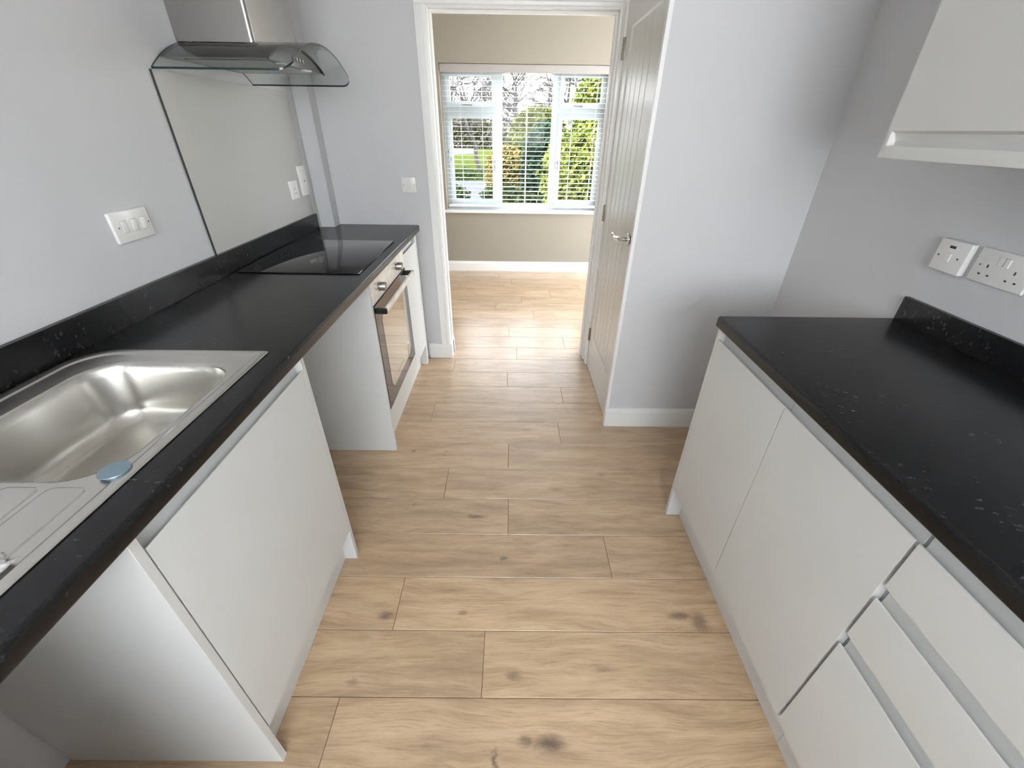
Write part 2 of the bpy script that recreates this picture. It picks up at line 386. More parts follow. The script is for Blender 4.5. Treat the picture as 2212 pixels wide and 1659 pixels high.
struct('baseboard_jamb', MB().box(OL-.002,OL+.012,YB-.004,YB+T+.03,0,.107,.002), GLOSSW)

# ------------------------------------------------------------------ opening lining and architraves
t = MB()
t.box(OL-.03,OL,YB-.002,YB+T+.012,0,OZ+.03).box(OR_,OR_+.03,YB-.002,YB+T+.012,0,OZ+.03).box(OL,OR_,YB-.002,YB+T+.012,OZ,OZ+.03)
struct('trim_1', t, GLOSSW)                                                   # lining
t = MB().box(OL,OL+.012,YB+.045,YB+.085,0,OZ-.012,.002).box(OR_-.012,OR_,YB+.045,YB+.085,0,OZ-.012,.002).box(OL,OR_,YB+.045,YB+.085,OZ-.012,OZ,.002)
struct('trim_2', t, GLOSSW)                                                   # stop bead
def arch_profile(a, w_, t_=.016, s=1):
    # (across, thickness) outline of an architrave: thick outer edge, rounded inner edge
    return [(a,0),(a,t_),(a+s*w_*.62,t_),(a+s*w_*.70,t_*.72),(a+s*w_*.92,t_*.66),(a+s*w_,t_*.4),(a+s*w_,0)]
t = MB()
t.prism([(x,YB-y) for x,y in arch_profile(-.495,.056)], 'z', 0, OZ+.0058)
t.prism([(x,YB-y) for x,y in arch_profile(XC-.002,.021,.016,-1)], 'z', 0, OZ+.0058)
t.prism([(YB-y,z) for z,y in arch_profile(OZ+.062,.056,.016,-1)], 'x', -.495, XC-.002)
struct('trim_3', t, GLOSSW)
t = MB()
t.prism([(x,YB+T+.01+y) for x,y in arch_profile(-.495,.056)], 'z', 0, OZ+.0058)
t.prism([(x,YB+T+.01+y) for x,y in arch_profile(OR_+.06,.056,.016,-1)], 'z', 0, OZ+.0058)
t.prism([(YB+T+.01+y,z) for z,y in arch_profile(OZ+.062,.056,.016,-1)], 'x', -.495, OR_+.06)
struct('trim_4', t, GLOSSW)
# trim of the cupboard door
t = MB().box(XC-.014,XC+.004,YR-.002,DY0-.003,0,H-.001,.002)
struct('trim_5', t, GLOSSW)
t = MB().box(XC-.012,XC,DY1+.004,YB-.018,0,DZ+.06,.002).box(XC-.012,XC,YR+.03,YB-.018,DZ+.003,DZ+.06,.002)
struct('trim_6', t, GLOSSW)

# ------------------------------------------------------------------ cupboard door with V grooves
d = MB(); DF = XC
x1 = DF+.040
py0,py1,pz0,pz1 = 2.045,2.506,.262,1.846        # sunk panel
zb = .008
grooves = [2.045+.0922*i for i in range(6)]
# slab with the sunk panel cut in: built of strips
d.box(DF,x1,DY0,py0-.008,zb,DZ).box(DF,x1,py1+.008,DY1,zb,DZ).box(DF,x1,py0-.008,py1+.008,zb,pz0-.008).box(DF,x1,py0-.008,py1+.008,pz1+.008,DZ)
dep = .006
# bevels round the panel
for (a,b_,c,e) in (((DF,py0-.008,pz0-.008),(DF,py1+.008,pz0-.008),(DF+dep,py1,pz0),(DF+dep,py0,pz0)),
                   ((DF,py0-.008,pz1+.008),(DF,py1+.008,pz1+.008),(DF+dep,py1,pz1),(DF+dep,py0,pz1)),
                   ((DF,py0-.008,pz0-.008),(DF,py0-.008,pz1+.008),(DF+dep,py0,pz1),(DF+dep,py0,pz0)),
                   ((DF,py1+.008,pz0-.008),(DF,py1+.008,pz1+.008),(DF+dep,py1,pz1),(DF+dep,py1,pz0))):
    d.quad(a,b_,c,e)
# boarded panel: flat boards with V grooves between them
prof = [(DF+dep,py0)]
for g in grooves[0:]:
    if g-.0045 > py0: prof.append((DF+dep,g-.0045))
    prof += [(DF+dep+.0065,g)]
    if g+.0045 < py1: prof.append((DF+dep,g+.0045))
if prof[-1][1] < py1: prof.append((DF+dep,py1))
prof += [(x1,py1),(x1,py0)]
d.prism([(a,b_) for a,b_ in prof], 'z', pz0, pz1)
dr = obj('door_1', d, DOORP, base=(DF,DY1,0), normals=True); dr['kind'] = 'structure'
# hinges
for z in (1.783,1.02,.238):
    hm = MB().box(DF-.004,DF+.002,DY1-.012,DY1+.016,z-.045,z+.045,.0008)
    for q in range(5): hm.cyl((DF-.006,DY1+.003,z-.045+.018*q+.0006), .0062, .0168, 'z', 14)
    obj('hinge', hm, HINGE, dr, smooth=40)
# lever handle
hy, hz = 1.995, 1.008
r_ = obj('handle_rose', MB().cyl((DF,hy,hz), .026, -.009, 'x', 40, bev=-.0) .lathe((DF-.009,hy,hz), [(.026,0),(.0255,-.002),(.022,-.0032),(.008,-.0032)], 'x', 40), CHROME, dr, smooth=40)
lev = MB()
lev.cyl((DF-.009,hy,hz), .0095, -.036, 'x', 24)
pts = [(DF-.046,hy-.010,hz),(DF-.048,hy+.01,hz),(DF-.050,hy+.05,hz-.006),(DF-.050,hy+.085,hz-.012),(DF-.050,hy+.100,hz-.010),(DF-.051,hy+.112,hz-.005),(DF-.052,hy+.126,hz-.001),(DF-.053,hy+.138,hz-.003)]
lev.tube(pts, [.0095,.0105,.0100,.0098,.0095,.0088,.0078,.005], 18)
obj('lever', lev, CHROME, dr, smooth=50)
obj('latch_plate', MB().box(DF-.001,DF+.02,DY0-.0015,DY0+.0005,hz-.04,hz+.04), CHROME, dr)

# ------------------------------------------------------------------ worktops
def roundtop(xf, xb, zt=WT, th=.038, r=.008):
    s = 1 if xb > xf else -1
    p = []
    for k in range(7):
        a = math.pi/2*k/6; p.append((xf+s*(r-r*math.sin(a)), zt-r+r*math.cos(a)))
    for k in range(7):
        a = math.pi/2*k/6; p.append((xf+s*(r-r*math.cos(a)), zt-th+r-r*math.sin(a)))
    return [(xb,zt)] + p + [(xb,zt-th)]
LWF = -.578
m = MB()
HX0,HX1,HY0,HY1 = -1.06,-.665,.03,.965      # cut-out for the sink
m.prism(roundtop(LWF,LW+.001), 'y', -.83, HY0)
m.prism(roundtop(LWF,LW+.001), 'y', HY1, 2.629)
m.prism(roundtop(LWF,-1.067), 'y', 2.629, YB-.001)
m.prism(roundtop(LWF,HX1), 'y', HY0, HY1)
m.box(LW+.001,HX0,HY0,HY1,WT-.038,WT)
o = obj('worktop', m, WTOP, smooth=35)
tag(o, 'long charcoal laminate worktop on the left holding the sink and hob', 'worktop')
m = MB(); m.prism(roundtop(.681,RW-.001), 'y', -.75, 1.277)
o = obj('worktop', m, WTOP, smooth=35)
tag(o, 'empty charcoal flecked laminate worktop on the right over doors and drawers', 'worktop')
o = obj('upstand', MB().box(LW+.001,-1.135,-.83,2.571,WT,1.007,.0015), WTOP)
tag(o, 'black laminate upstand along the left wall behind sink and hob', 'upstand')
o = obj('upstand', MB().box(1.256,RW-.001,-.75,1.277,WT,.997,.0015), WTOP)
tag(o, 'black laminate upstand along the right wall below the sockets', 'upstand')

# ------------------------------------------------------------------ base units
def jprof(xf, s, zb, zl, zt):
    """side outline of a handleless slab front: lip at zl, scooped grip behind it, thin back up to zt"""
    p = [(0,zb),(0,zl-.0035),(.0008,zl-.001),(.0025,zl),(.0040,zl-.0008),(.0050,zl-.003),(.0058,zl-.010),(.0082,zl-.0165),(.0120,zl-.0185),(.0158,zl-.0160),(.0185,zl-.009),(.0195,zl+.002),(.0200,zt-.001),(.0208,zt),(.0225,zt),(.0225,zb)]
    return [(xf+s*a,z) for a,z in p]
def jfront(name, xf, s, y0,y1, zb, zl, zt, parent, label=None):
    m = MB(); m.prism(jprof(xf,s,zb,zl,zt), 'y', y0, y1)
    o = obj(name, m, CAB, parent, smooth=30)
    if label: o['label'] = label
    return o
def carcass(s, xf, y0,y1, xb, zb=.155, zt=.883, back=True):
    xi = xf+s*.024; m = MB(); th=.018
    m.box(xi,xb,y0,y0+th,zb,zt).box(xi,xb,y1-th,y1,zb,zt).box(xi,xb,y0+th,y1-th,zb,zb+th).box(xb-s*.008,xb,y0+th,y1-th,zb+th,zt).box(xi,xi+s*.09,y0+th,y1-th,zt-th,zt)
    return m
# left sink unit
t = thing('sink_base_unit', 'light grey handleless base unit below the sink between two empty appliance spaces', 'cabinet', (-.87,.728,0))
obj('carcass', carcass(-1,LF,.432,1.023,LW+.06), CARC, t)
jfront('door', LF, -1, .4345,1.0215, .163,.846,.880, t)
obj('plinth', MB().box(-.652,-.636,.432,1.023,0,.152), CAB, t)
o = obj('end_panel', MB().box(LF,LW+.004,.413,.431,0,.8835,.0008), CAB); tag(o, 'pale grey end panel nearest the camera at the left below the sink drainer', 'panel')
o = obj('end_panel', MB().box(LF,LW+.004,1.024,1.042,0,.8835,.0008), CAB); tag(o, 'pale grey end panel on the far side of the sink unit door', 'panel')
o = obj('end_panel', MB().box(LF,LW+.004,1.664,1.682,0,.8835,.0008), CAB); tag(o, 'broad pale grey end panel on the near side of the oven', 'panel')
o = obj('end_panel', MB().box(LF,LW+.004,2.598,2.640,0,.8835,.0008), CAB); tag(o, 'narrow pale grey end panel beside the skirting at the far end of the left run', 'panel')
t = thing('base_unit', 'unseen light grey base unit placed on the left to shade the near end panel', 'cabinet', (-.87,-.24,0))  # out of view, set this close to keep light off the near end panel
obj('carcass', carcass(-1,LF,-.540,.060,LW+.06), CARC, t)
jfront('door', LF, -1, -.5375,.0575, .163,.846,.880, t)
obj('plinth', MB().box(-.652,-.636,-.540,.060,0,.152), CAB, t)
# oven housing
t = thing('oven_housing', 'pale grey housing around the oven with a slim panel under the oven door', 'cabinet', (-.87,1.985,0))
m = MB().box(LF-.024,LW+.06,1.6835,1.6995,.155,.883).box(LF-.024,LW+.06,2.2655,2.2815,.155,.883).box(LF-.024,LW+.06,1.6995,2.2655,.155,.171)
obj('carcass', m, CARC, t)
obj('lower_panel', MB().box(LF,LF-.018,1.6845,2.2815,.133,.243,.001), CAB, t)
obj('plinth', MB().box(-.652,-.636,1.6835,2.2815,0,.131), CAB, t)
# narrow unit
t = thing('narrow_base_unit', 'narrow light grey handleless base unit between the oven and the end wall', 'cabinet', (-.87,2.44,0))
obj('carcass', carcass(-1,LF,2.2835,2.5970,LW+.06), CARC, t)
jfront('door', LF, -1, 2.2845,2.5960, .152,.846,.880, t)
obj('plinth', MB().box(-.652,-.636,2.2835,2.5970,0,.150), CAB, t)
# right double unit
t = thing('double_base_unit', 'light grey handleless base unit with two doors at the far end of the right worktop', 'cabinet', (.98,.859,0))
obj('carcass', carcass(1,RF,.462,1.2555,RW-.02), CARC, t)
jfront('door', RF, 1, .8615,1.2545, .163,.848,.880, t)
jfront('door', RF, 1, .4645,.8585, .163,.848,.880, t)
obj('plinth', MB().box(.748,.764,.462,1.2555,0,.152), CAB, t)
o = obj('end_panel', MB().box(RF,RW-.004,1.2565,1.2745,0,.8835,.0008), CAB); tag(o, 'pale grey end panel closing the far end of the right units', 'panel')
def drawer_unit(y0,y1,label):
    t = thing('drawer_unit', label, 'cabinet', (.98,(y0+y1)/2,0))
    obj('carcass', carcass(1,RF,y0,y1,RW-.02), CARC, t)
    for zb,zl,zt in ((.7275,.848,.880),(.5665,.692,.7235),(.163,.531,.5625)):
        jfront('drawer', RF, 1, y0+.003,y1-.0045, zb,zl,zt, t)
    obj('plinth', MB().box(.748,.764,y0,y1,0,.152), CAB, t)
    return t
drawer_unit(-.138,.461,'light grey handleless unit of three drawers below the right worktop')
t = thing('base_unit', 'light grey handleless base unit in the near right corner behind the camera', 'cabinet', (.98,-.5,0))
obj('carcass', carcass(1,RF,-.738,-.139,RW-.02), CARC, t)
jfront('door', RF, 1, -.7355,-.1415, .163,.848,.880, t)
obj('plinth', MB().box(.748,.764,-.738,-.139,0,.152), CAB, t)
# wall units on the right
def wall_unit(y0,y1,label):
    X = .955; t = thing('wall_unit', label, 'cabinet', (1.11,(y0+y1)/2,1.384))
    m = MB().box(X+.022,RW-.003,y0,y0+.018,1.386,2.12).box(X+.022,RW-.003,y1-.018,y1,1.386,2.12).box(X+.022,RW-.003,y0+.018,y1-.018,1.386,1.404).box(X+.022,RW-.003,y0+.018,y1-.018,2.102,2.12).box(RW-.011,RW-.003,y0+.018,y1-.018,1.404,2.102)
    obj('carcass', m, CAB, t)
    # door with a grip groove near its lower edge
    z0,z1,za,zb = 1.384,2.118,1.411,1.443
    prof = [(X,z0),(X,za-.001),(X+.0005,za),(X+.0178,za-.002),(X+.0185,za+.003),(X+.0165,za+.014),(X+.010,zb-.005),(X+.001,zb),(X,zb+.001),(X,z1),(X+.020,z1),(X+.020,z0)]
    d = MB(); d.prism(prof, 'y', y0+.0135, y1-.0135)
    d.box(X,X+.020,y0+.0015,y0+.0135,z0,z1).box(X,X+.020,y1-.0135,y1-.0015,z0,z1)
    obj('door', d, CAB, t, smooth=30)
    obj('grip_cap', MB().box(X+.0006,X+.018,y1-.0155,y1-.0133,za+.001,zb-.001), PLAS, t)
wall_unit(.640,1.240,'light grey wall unit with a grip groove at the upper right above the sockets')
wall_unit(.039,.639,'light grey wall unit on the right wall beside the camera')

# ------------------------------------------------------------------ oven
t = thing('built_in_oven', 'built-in electric oven with steel fascia, two knobs and a brown glass door', 'oven', (-.87,1.983,.245))
OF = -.587
obj('body', MB().box(OF-.022,-1.07,1.702,2.263,.246,.870), GAP, t)
fa = obj('control_panel', MB().box(OF,OF-.02,1.6855,2.2805,.785,.882,.0015), FACIA, t)
for y in (1.800,2.118):
    k = MB(); k.lathe((OF,y,.835), [(0,.0),(.021,.0),(.0215,.003),(.0195,.0045),(.0190,.028),(.0178,.0305),(0,.0305)], 'x', 36)
    kb = obj('knob', k, BRUSH, t, smooth=35)
    obj('pointer', MB().box(OF+.0305,OF+.0314,y-.0012,y+.0012,.838,.853), DARKP, kb)
m = MB().box(OF,OF-.018,1.6855,2.2805,.247,.778,.0015)
dg = obj('door', m, OVENG, t)
m = MB()
hx = OF+.0008
wy0,wy1,wz0_,wz1_ = 1.765,2.205,.315,.725; ch=.035
m.bm.faces.new([m.bm.verts.new((hx,y,z)) for y,z in ((wy0+ch,wz0_),(wy1-ch,wz0_),(wy1,wz0_+ch),(wy1,wz1_-ch),(wy1-ch,wz1_),(wy0+ch,wz1_),(wy0,wz1_-ch),(wy0,wz0_+ch))])
obj('inner_window', m, OVENW, dg, normals=False)
m = MB()
hp = [(-.5485,.744),(-.5445,.7425),(-.5385,.7445),(-.5365,.751),(-.5365,.764),(-.5385,.7695),(-.5445,.7715),(-.5485,.770)]
m.prism(hp, 'y', 1.708, 2.258)
hd = obj('handle', m, FACIA, dg, smooth=40); hd['label'] = 'pale steel handle bar'
for y0,y1 in ((1.694,1.708),(2.258,2.272)):
    q = MB().box(OF,-.5372,y0,y1,.7435,.7705,.004,3)
    e_ = obj('handle_cap', q, DARKP, hd); e_['label'] = 'black plastic handle end'

# ------------------------------------------------------------------ hob
t = thing('hob', 'black glass ceramic hob set flush into the left worktop', 'hob', (-.872,1.965,WT))
m = MB().box(-1.124,-.622,1.680,2.262,WT+.0012,WT+.0062,.0018,2)
hg = obj('glass_top', m, HOBG, t, smooth=40)
m = MB().box(-1.119,-.627,1.685,2.257,WT,WT+.0014)
obj('seal', m, DARKP, t)
# ------------------------------------------------------------------ sink
def sdf_rr(px,py, x0,x1,y0,y1, rad, inset):
    """signed distance to a rectangle with its own radius per corner; rad keys (sx,sy)"""
    cx,cy = (x0+x1)/2,(y0+y1)/2; hx_,hy_ = (x1-x0)/2,(y1-y0)/2
    dx,dy = px-cx,py-cy; r = rad[(1 if dx>0 else -1, 1 if dy>0 else -1)]
    qx,qy = abs(dx)-hx_+r, abs(dy)-hy_+r
    return min(max(qx,qy),0)+math.hypot(max(qx,0),max(qy,0))-r+inset
BC = (-.861,.715)
angs = [2*math.pi*k/300 for k in range(300)]
def corner_ang(x,y): return math.atan2(y-BC[1],x-BC[0])%(2*math.pi)
for cx_,cy_ in ((-.643,.988),(-.643,-.02),(-1.12,-.02),(-.67,.96)):
    a0 = corner_ang(cx_,cy_)
    angs += [ (a0+q*.004)%(2*math.pi) for q in range(-8,9)]
angs = sorted(set(round(a,6) for a in angs))
def ring(rect, rad, inset, z):
    out = []
    for a in angs:
        dx,dy = math.cos(a),math.sin(a); lo,hi = 0,2
        for _ in range(36):
            mid = (lo+hi)/2
            if sdf_rr(BC[0]+dx*mid,BC[1]+dy*mid,*rect,rad,inset) < 0: lo = mid
            else: hi = mid
        out.append((BC[0]+dx*lo,BC[1]+dy*lo,z))
    return out
OUT = (-1.122,-.643,-.02,.988); RO = {(1,1):.010,(1,-1):.010,(-1,1):.105,(-1,-1):.105}
BWL = (-1.036,-.686,.510,.920); RB = {(1,1):.088,(1,-1):.088,(-1,1):.088,(-1,-1):.088}
rs = [ring(OUT,RO,.0012,WT+.0004), ring(OUT,RO,.0,WT+.0018), ring(OUT,RO,.001,WT+.0032), ring(OUT,RO,.004,WT+.0038), ring(OUT,RO,.019,WT+.0038), ring(OUT,RO,.0215,WT+.0030), ring(OUT,RO,.0255,WT+.0006), ring(OUT,RO,.028,WT+.0002)]
rs += [ring(BWL,RB,-.010,WT+.0002), ring(BWL,RB,-.004,WT-.0004), ring(BWL,RB,0,WT-.003), ring(BWL,RB,.0025,WT-.008), ring(BWL,RB,.006,WT-.025)]
for q in range(1,6): rs.append(ring(BWL,RB,.006+.016*q/5,WT-.025-.085*q/5))
for q in range(1,9):
    a = math.pi/2*q/8; rs.append(ring(BWL,RB,.022+.045*(1-math.cos(a)),WT-.110-.042*math.sin(a)))
def shrink(r, f_, z): return [((p[0]-BC[0])*f_+BC[0],(p[1]-BC[1])*f_+BC[1],z) for p in r]
last = rs[-1]
for f_,dz in ((.75,.0015),(.5,.0028),(.25,.004)): rs.append(shrink(last,f_,last[0][2]-dz))
t = thing('kitchen_sink', 'stainless steel inset sink with one bowl and a ribbed drainer in the left worktop', 'sink', (-.88,.48,WT))
m = MB(); m.rings(rs, True, False)
ob = obj('basin', m, SINKM, t, smooth=70, normals=False)
m = MB()
def pad(x0,x1,y0,y1):
    rad = {k:.016 for k in ((1,1),(1,-1),(-1,1),(-1,-1))}; cx_,cy_=(x0+x1)/2,(y0+y1)/2
    def rg(ins,z):
        o_=[]; r=.016-ins*.5
        for sx,sy,a0 in ((1,1,0),(-1,1,90),(-1,-1,180),(1,-1,270)):
            for k in range(9):
                a=math.radians(a0+90*k/8); o_.append(((x1-ins-r if sx>0 else x0+ins+r)+r*math.cos(a),(y1-ins-r if sy>0 else y0+ins+r)+r*math.sin(a),z))
        return o_
    m.rings([rg(0,WT+.0001),rg(.0012,WT+.0010),rg(.0030,WT+.0018),rg(.006,WT+.0019)],True,False)
for x0 in (-.760,-.838,-.916,-.994): pad(x0,x0+.068,.06,.494)
dro = obj('drainer_ridges', m, SINKM, t, smooth=60)
m = MB(); m.lathe((BC[0],BC[1],WT-.1565), [(.042,0),(.042,.0015),(.036,.0025),(.030,.0005),(.010,-.001),(0,-.001)], 'z', 40)
dn = obj('drain', m, CHROME, t, smooth=40)
m = MB(); m.lathe((0,0,0), [(0,0),(.0175,0),(.0175,.003),(.0225,.0035),(.0235,.005),(.0230,.0068),(0,.0072)], 'z', 48)
o = obj('tap_hole_cover', m, PLUG, base=(0,0,0), smooth=40); o.location = (-.680,.530,WT+.0002)
tag(o, 'small round blue-filmed cover on the sink between bowl and drainer', 'cover')
m = MB()
random.seed(3); gx,gy = 9,8
V = [[m.bm.verts.new((-.712+.040*i/gx, .322+.040*j/gy + .006*math.sin(i*.7), WT+.0042+random.uniform(0,.0045)*(1 if 0<i<gx and 0<j<gy else .2))) for j in range(gy+1)] for i in range(gx+1)]
for i in range(gx):
    for j in range(gy): m.bm.faces.new((V[i][j],V[i+1][j],V[i+1][j+1],V[i][j+1]))
o = obj('scrap_of_film', m, FILM, smooth=20); tag(o, 'scrap of shiny crumpled clear film on the front of the sink drainer', 'film')
sol = o.modifiers.new('thickness','SOLIDIFY'); sol.thickness = .0004

# ------------------------------------------------------------------ splashback and extractor
o = obj('splashback', MB().box(LW+.001,LW+.007,1.6365,2.553,1.0075,1.586), SPLASH)
obj('edge_strip', MB().box(LW+.0005,LW+.008,1.6350,1.6363,1.0075,1.586), mat('dark_panel_edge', (.035,.038,.036), .4), o)
tag(o, 'warm grey glass splashback panel on the left wall behind the hob', 'splashback')
t = thing('cooker_hood', 'stainless steel chimney cooker hood with a curved glass canopy', 'cooker hood', (LW+.2,1.935,1.583))
GY0,GY1,GX = 1.635,2.235,-.705; YC = (GY0+GY1)/2; RR = .50; ZT = 1.686
def zg(y): return ZT-RR+math.sqrt(RR*RR-(y-YC)**2)
# curved sheet with rounded front corners
m = MB(); N=48; K=16; th=.006; rc=.045
def xfront(y):
    e = min(y-GY0, GY1-y)
    return GX if e >= rc else GX-(rc-math.sqrt(max(rc*rc-(rc-e)**2,0)))
ysx = sorted(set([GY0+(GY1-GY0)*k/N for k in range(N+1)]+[GY0+rc*(1-math.cos(math.pi/2*k/8)) for k in range(9)]+[GY1-rc*(1-math.cos(math.pi/2*k/8)) for k in range(9)]))
XS0 = LW+.010
top = [[m.bm.verts.new((XS0+(xfront(y)-XS0)*i/K, y, zg(y)+th)) for i in range(K+1)] for y in ysx]
bot = [[m.bm.verts.new((XS0+(xfront(y)-XS0)*i/K, y, zg(y))) for i in range(K+1)] for y in ysx]
for j in range(len(ysx)-1):
    for i in range(K):
        m.bm.faces.new((top[j][i],top[j+1][i],top[j+1][i+1],top[j][i+1])); m.bm.faces.new((bot[j][i],bot[j][i+1],bot[j+1][i+1],bot[j+1][i]))
    for i in (0,K):
        q = m.bm.faces.new((top[j][i],bot[j][i],bot[j+1][i],top[j+1][i])); q.material_index = 1
for j in (0,len(ysx)-1):
    for i in range(K):
        q = m.bm.faces.new((top[j][i],top[j][i+1],bot[j][i+1],bot[j][i])); q.material_index = 1
obj('glass_canopy', m, [HOODG,HEDGE_EDGE], t, smooth=40)
# steel body below the glass
BY0,BY1,BX,BZ = 1.70,2.17,-.800,1.624
ysb = [BY0+(BY1-BY0)*k/24 for k in range(25)]
m = MB(); m.prism([(BY0,BZ)]+[(y,zg(y)-.0015) for y in ysb]+[(BY1,BZ)], 'x', LW+.004, BX)
bd = obj('body', m, mat('dark_brushed_steel',(.13,.135,.14),.25,1), t, smooth=30)
m = MB()
for a,b_ in zip(ysb,ysb[1:]):
    q=[(a,zg(a)-.0075),(b_,zg(b_)-.0075),(b_,zg(b_)-.001),(a,zg(a)-.001)]
    m.prism(q,'x',BX-.001,BX+.0035)
obj('gasket', m, DARKP, bd)
m = MB().box(LW+.05,BX-.03,BY0+.05,BY1-.05,BZ-.003,BZ-.0005,.0005)
obj('grease_filter', m, noise_bump(mat('filter_mesh',(.45,.45,.44),.4,.9),500,.8,.001), bd)
for y in (1.83,2.04): obj('lamp', MB().cyl((BX-.02,y,BZ-.004),.022,.004,'z',28), PLAS, bd)
for k in range(4): obj('push_button', MB().cyl((BX,1.90+.025*k,BZ+.022),.006,.003,'x',16), CHROME, bd)
# chimney with rounded front corners
CY0,CY1,CX = 1.815,2.168,-.888; rc2=.013
pr = [(LW+.002,CY0)]
for k in range(9):
    a=math.pi/2*k/8; pr.append((CX-rc2+rc2*math.sin(a), CY0+rc2-rc2*math.cos(a)))
for k in range(9):
    a=math.pi/2*k/8; pr.append((CX-rc2+rc2*math.cos(a), CY1-rc2+rc2*math.sin(a)))
pr.append((LW+.002,CY1))
m = MB(); m.prism(pr,'z',zg(CY0)+.0075,H-.001)
chm = obj('chimney', m, BRUSH, t, smooth=50)
for (x,y) in ((-1.10,CY0-.004),(-.915,CY0-.004)):
    obj('fixing', MB().cyl((x,y,zg(y)+.0062),.006,.004,'z',14,r2=.004), CHROME, chm)

# ------------------------------------------------------------------ sockets and switches
def plate(m, wall, a0,a1,z0,z1, t_=.0105):
    """rounded faceplate on wall ('L','R','B'); returns a placer for details on its face"""
    b_ = .0035
    if wall=='L': m.box(LW,LW+t_,a0,a1,z0,z1,b_,3)
    if wall=='R': m.box(RW,RW-t_,a0,a1,z0,z1,b_,3)
    if wall=='B': m.box(a0,a1,YB,YB-t_,z0,z1,b_,3)
def det(m, wall, a0,a1,z0,z1, p, t_=.0105, bev=0, off=0.0):
    """detail standing p proud of the plate face (off: wall offset)"""
    if wall=='L': m.box(LW+off+t_-.001,LW+off+t_+p,a0,a1,z0,z1,bev)
    if wall=='R': m.box(RW-off-t_+.001,RW-off-t_-p,a0,a1,z0,z1,bev)
    if wall=='B': m.box(a0,a1,YB-off-t_+.001,YB-off-t_-p,z0,z1,bev)
SCREW = mat('screw_hole', (.10,.10,.10), .5)
# triple rocker on the left
t = thing('grid_switch', 'white triple rocker switch plate on the left wall above the sink', 'switch', (LW,1.316,1.134))
m = MB(); plate(m,'L',1.245,1.388,1.134,1.219); obj('faceplate', m, PLAS, t, smooth=40)
for y in (1.284,1.320,1.356):
    m = MB(); det(m,'L',y-.0115,y+.0115,1.160,1.194,.0008,bev=0); obj('rocker_frame', m, mat('rocker_recess',(.45,.45,.43),.5), t)
    m = MB(); det(m,'L',y-.0105,y+.0105,1.161,1.193,.0030,bev=.001); obj('rocker', m, PLAS, t, smooth=40)
for y in (1.2635,1.3775):
    m = MB(); det(m,'L',y-.0022,y+.0022,1.1745,1.179,.0003); obj('screw', m, SCREW, t)
# two plates on the splashback near the corner
t = thing('socket_outlet', 'small square white single socket on the splashback beside a tall switch plate', 'socket', (LW,2.377,1.110))
S = .0065
def box_off(m,a0,a1,z0,z1,t_,bev=.003): m.box(LW+S,LW+S+t_,a0,a1,z0,z1,bev,3)
m = MB(); box_off(m,2.335,2.421,1.110,1.196,.0105); obj('faceplate', m, PLAS, t, smooth=40)
m = MB(); det(m,'L',2.386,2.398,1.160,1.178,.003,off=S,bev=.001); obj('rocker', m, PLAS, t)
m = MB(); det(m,'L',2.3745,2.3785,1.152,1.161,.0003,off=S); det(m,'L',2.364,2.370,1.136,1.140,.0003,off=S); det(m,'L',2.383,2.389,1.136,1.140,.0003,off=S); obj('pin_slots', m, DARKP, t)
t = thing('cooker_switch', 'tall narrow white cooker switch plate with a neon at the right edge of the splashback', 'switch', (LW,2.505,1.112))
m = MB(); box_off(m,2.462,2.548,1.112,1.258,.0125); obj('faceplate', m, PLAS, t, smooth=40)
m = MB(); det(m,'L',2.489,2.521,1.196,1.236,.004,t_=.0125,off=S,bev=.0015); obj('rocker', m, PLAS, t)
m = MB(); det(m,'L',2.501,2.511,1.180,1.187,.0006,t_=.0125,off=S); obj('neon', m, DARKP, t)
m = MB(); det(m,'L',2.488,2.522,1.130,1.150,.003,t_=.0125,off=S,bev=.001); obj('blank', m, PLAS, t)
# fused switch on end wall
t = thing('light_switch', 'small square white rocker switch on the end wall left of the dining room opening', 'switch', (-.6125,YB,1.107))
m = MB(); plate(m,'B',-.656,-.570,1.105,1.191); obj('faceplate', m, PLAS, t, smooth=40)
m = MB(); det(m,'B',-.6215,-.6045,1.134,1.162,.0005); obj('rocker_frame', m, bpy.data.materials['rocker_recess'], t)
m = MB(); det(m,'B',-.6205,-.6055,1.135,1.161,.003,bev=.001); obj('rocker', m, PLAS, t)
for x in (-.643,-.583):
    m = MB(); det(m,'B',x-.002,x+.002,1.146,1.150,.0003); obj('screw', m, SCREW, t)
# right wall: fused spur with neon, and double socket
t = thing('fused_spur', 'white single switch plate with a dark neon on the right wall nearest the corner', 'switch', (RW,1.208,1.097))
m = MB(); plate(m,'R',1.156,1.252,1.097,1.183,.020); obj('faceplate', m, PLAS, t, smooth=40)
m = MB(); det(m,'R',1.198,1.216,1.162,1.169,.0008,t_=.020); obj('neon', m, DARKP, t)
m = MB(); det(m,'R',1.199,1.217,1.126,1.149,.0035,t_=.020,bev=.001); obj('rocker', m, PLAS, t)
for y in (1.238,1.178):
    m = MB(); det(m,'R',y-.0025,y+.0025,1.136,1.141,.0003,t_=.020); obj('screw', m, SCREW, t)
t = thing('double_socket', 'white double wall socket with two rockers on the right wall', 'socket', (RW,1.068,1.097))
m = MB(); plate(m,'R',.995,1.141,1.097,1.183,.009); obj('faceplate', m, PLAS, t, smooth=40)
for y in (1.075,1.061):
    m = MB(); det(m,'R',y-.0062,y+.0062,1.148,1.170,.0032,t_=.009,bev=.001); obj('rocker', m, PLAS, t)
for yc in (1.103,1.033):
    m = MB(); det(m,'R',yc-.002,yc+.002,1.137,1.145,.0003,t_=.009); det(m,'R',yc+.0085,yc+.0145,1.117,1.121,.0003,t_=.009); det(m,'R',yc-.0145,yc-.0085,1.117,1.121,.0003,t_=.009)
    obj('pin_slots', m, DARKP, t)
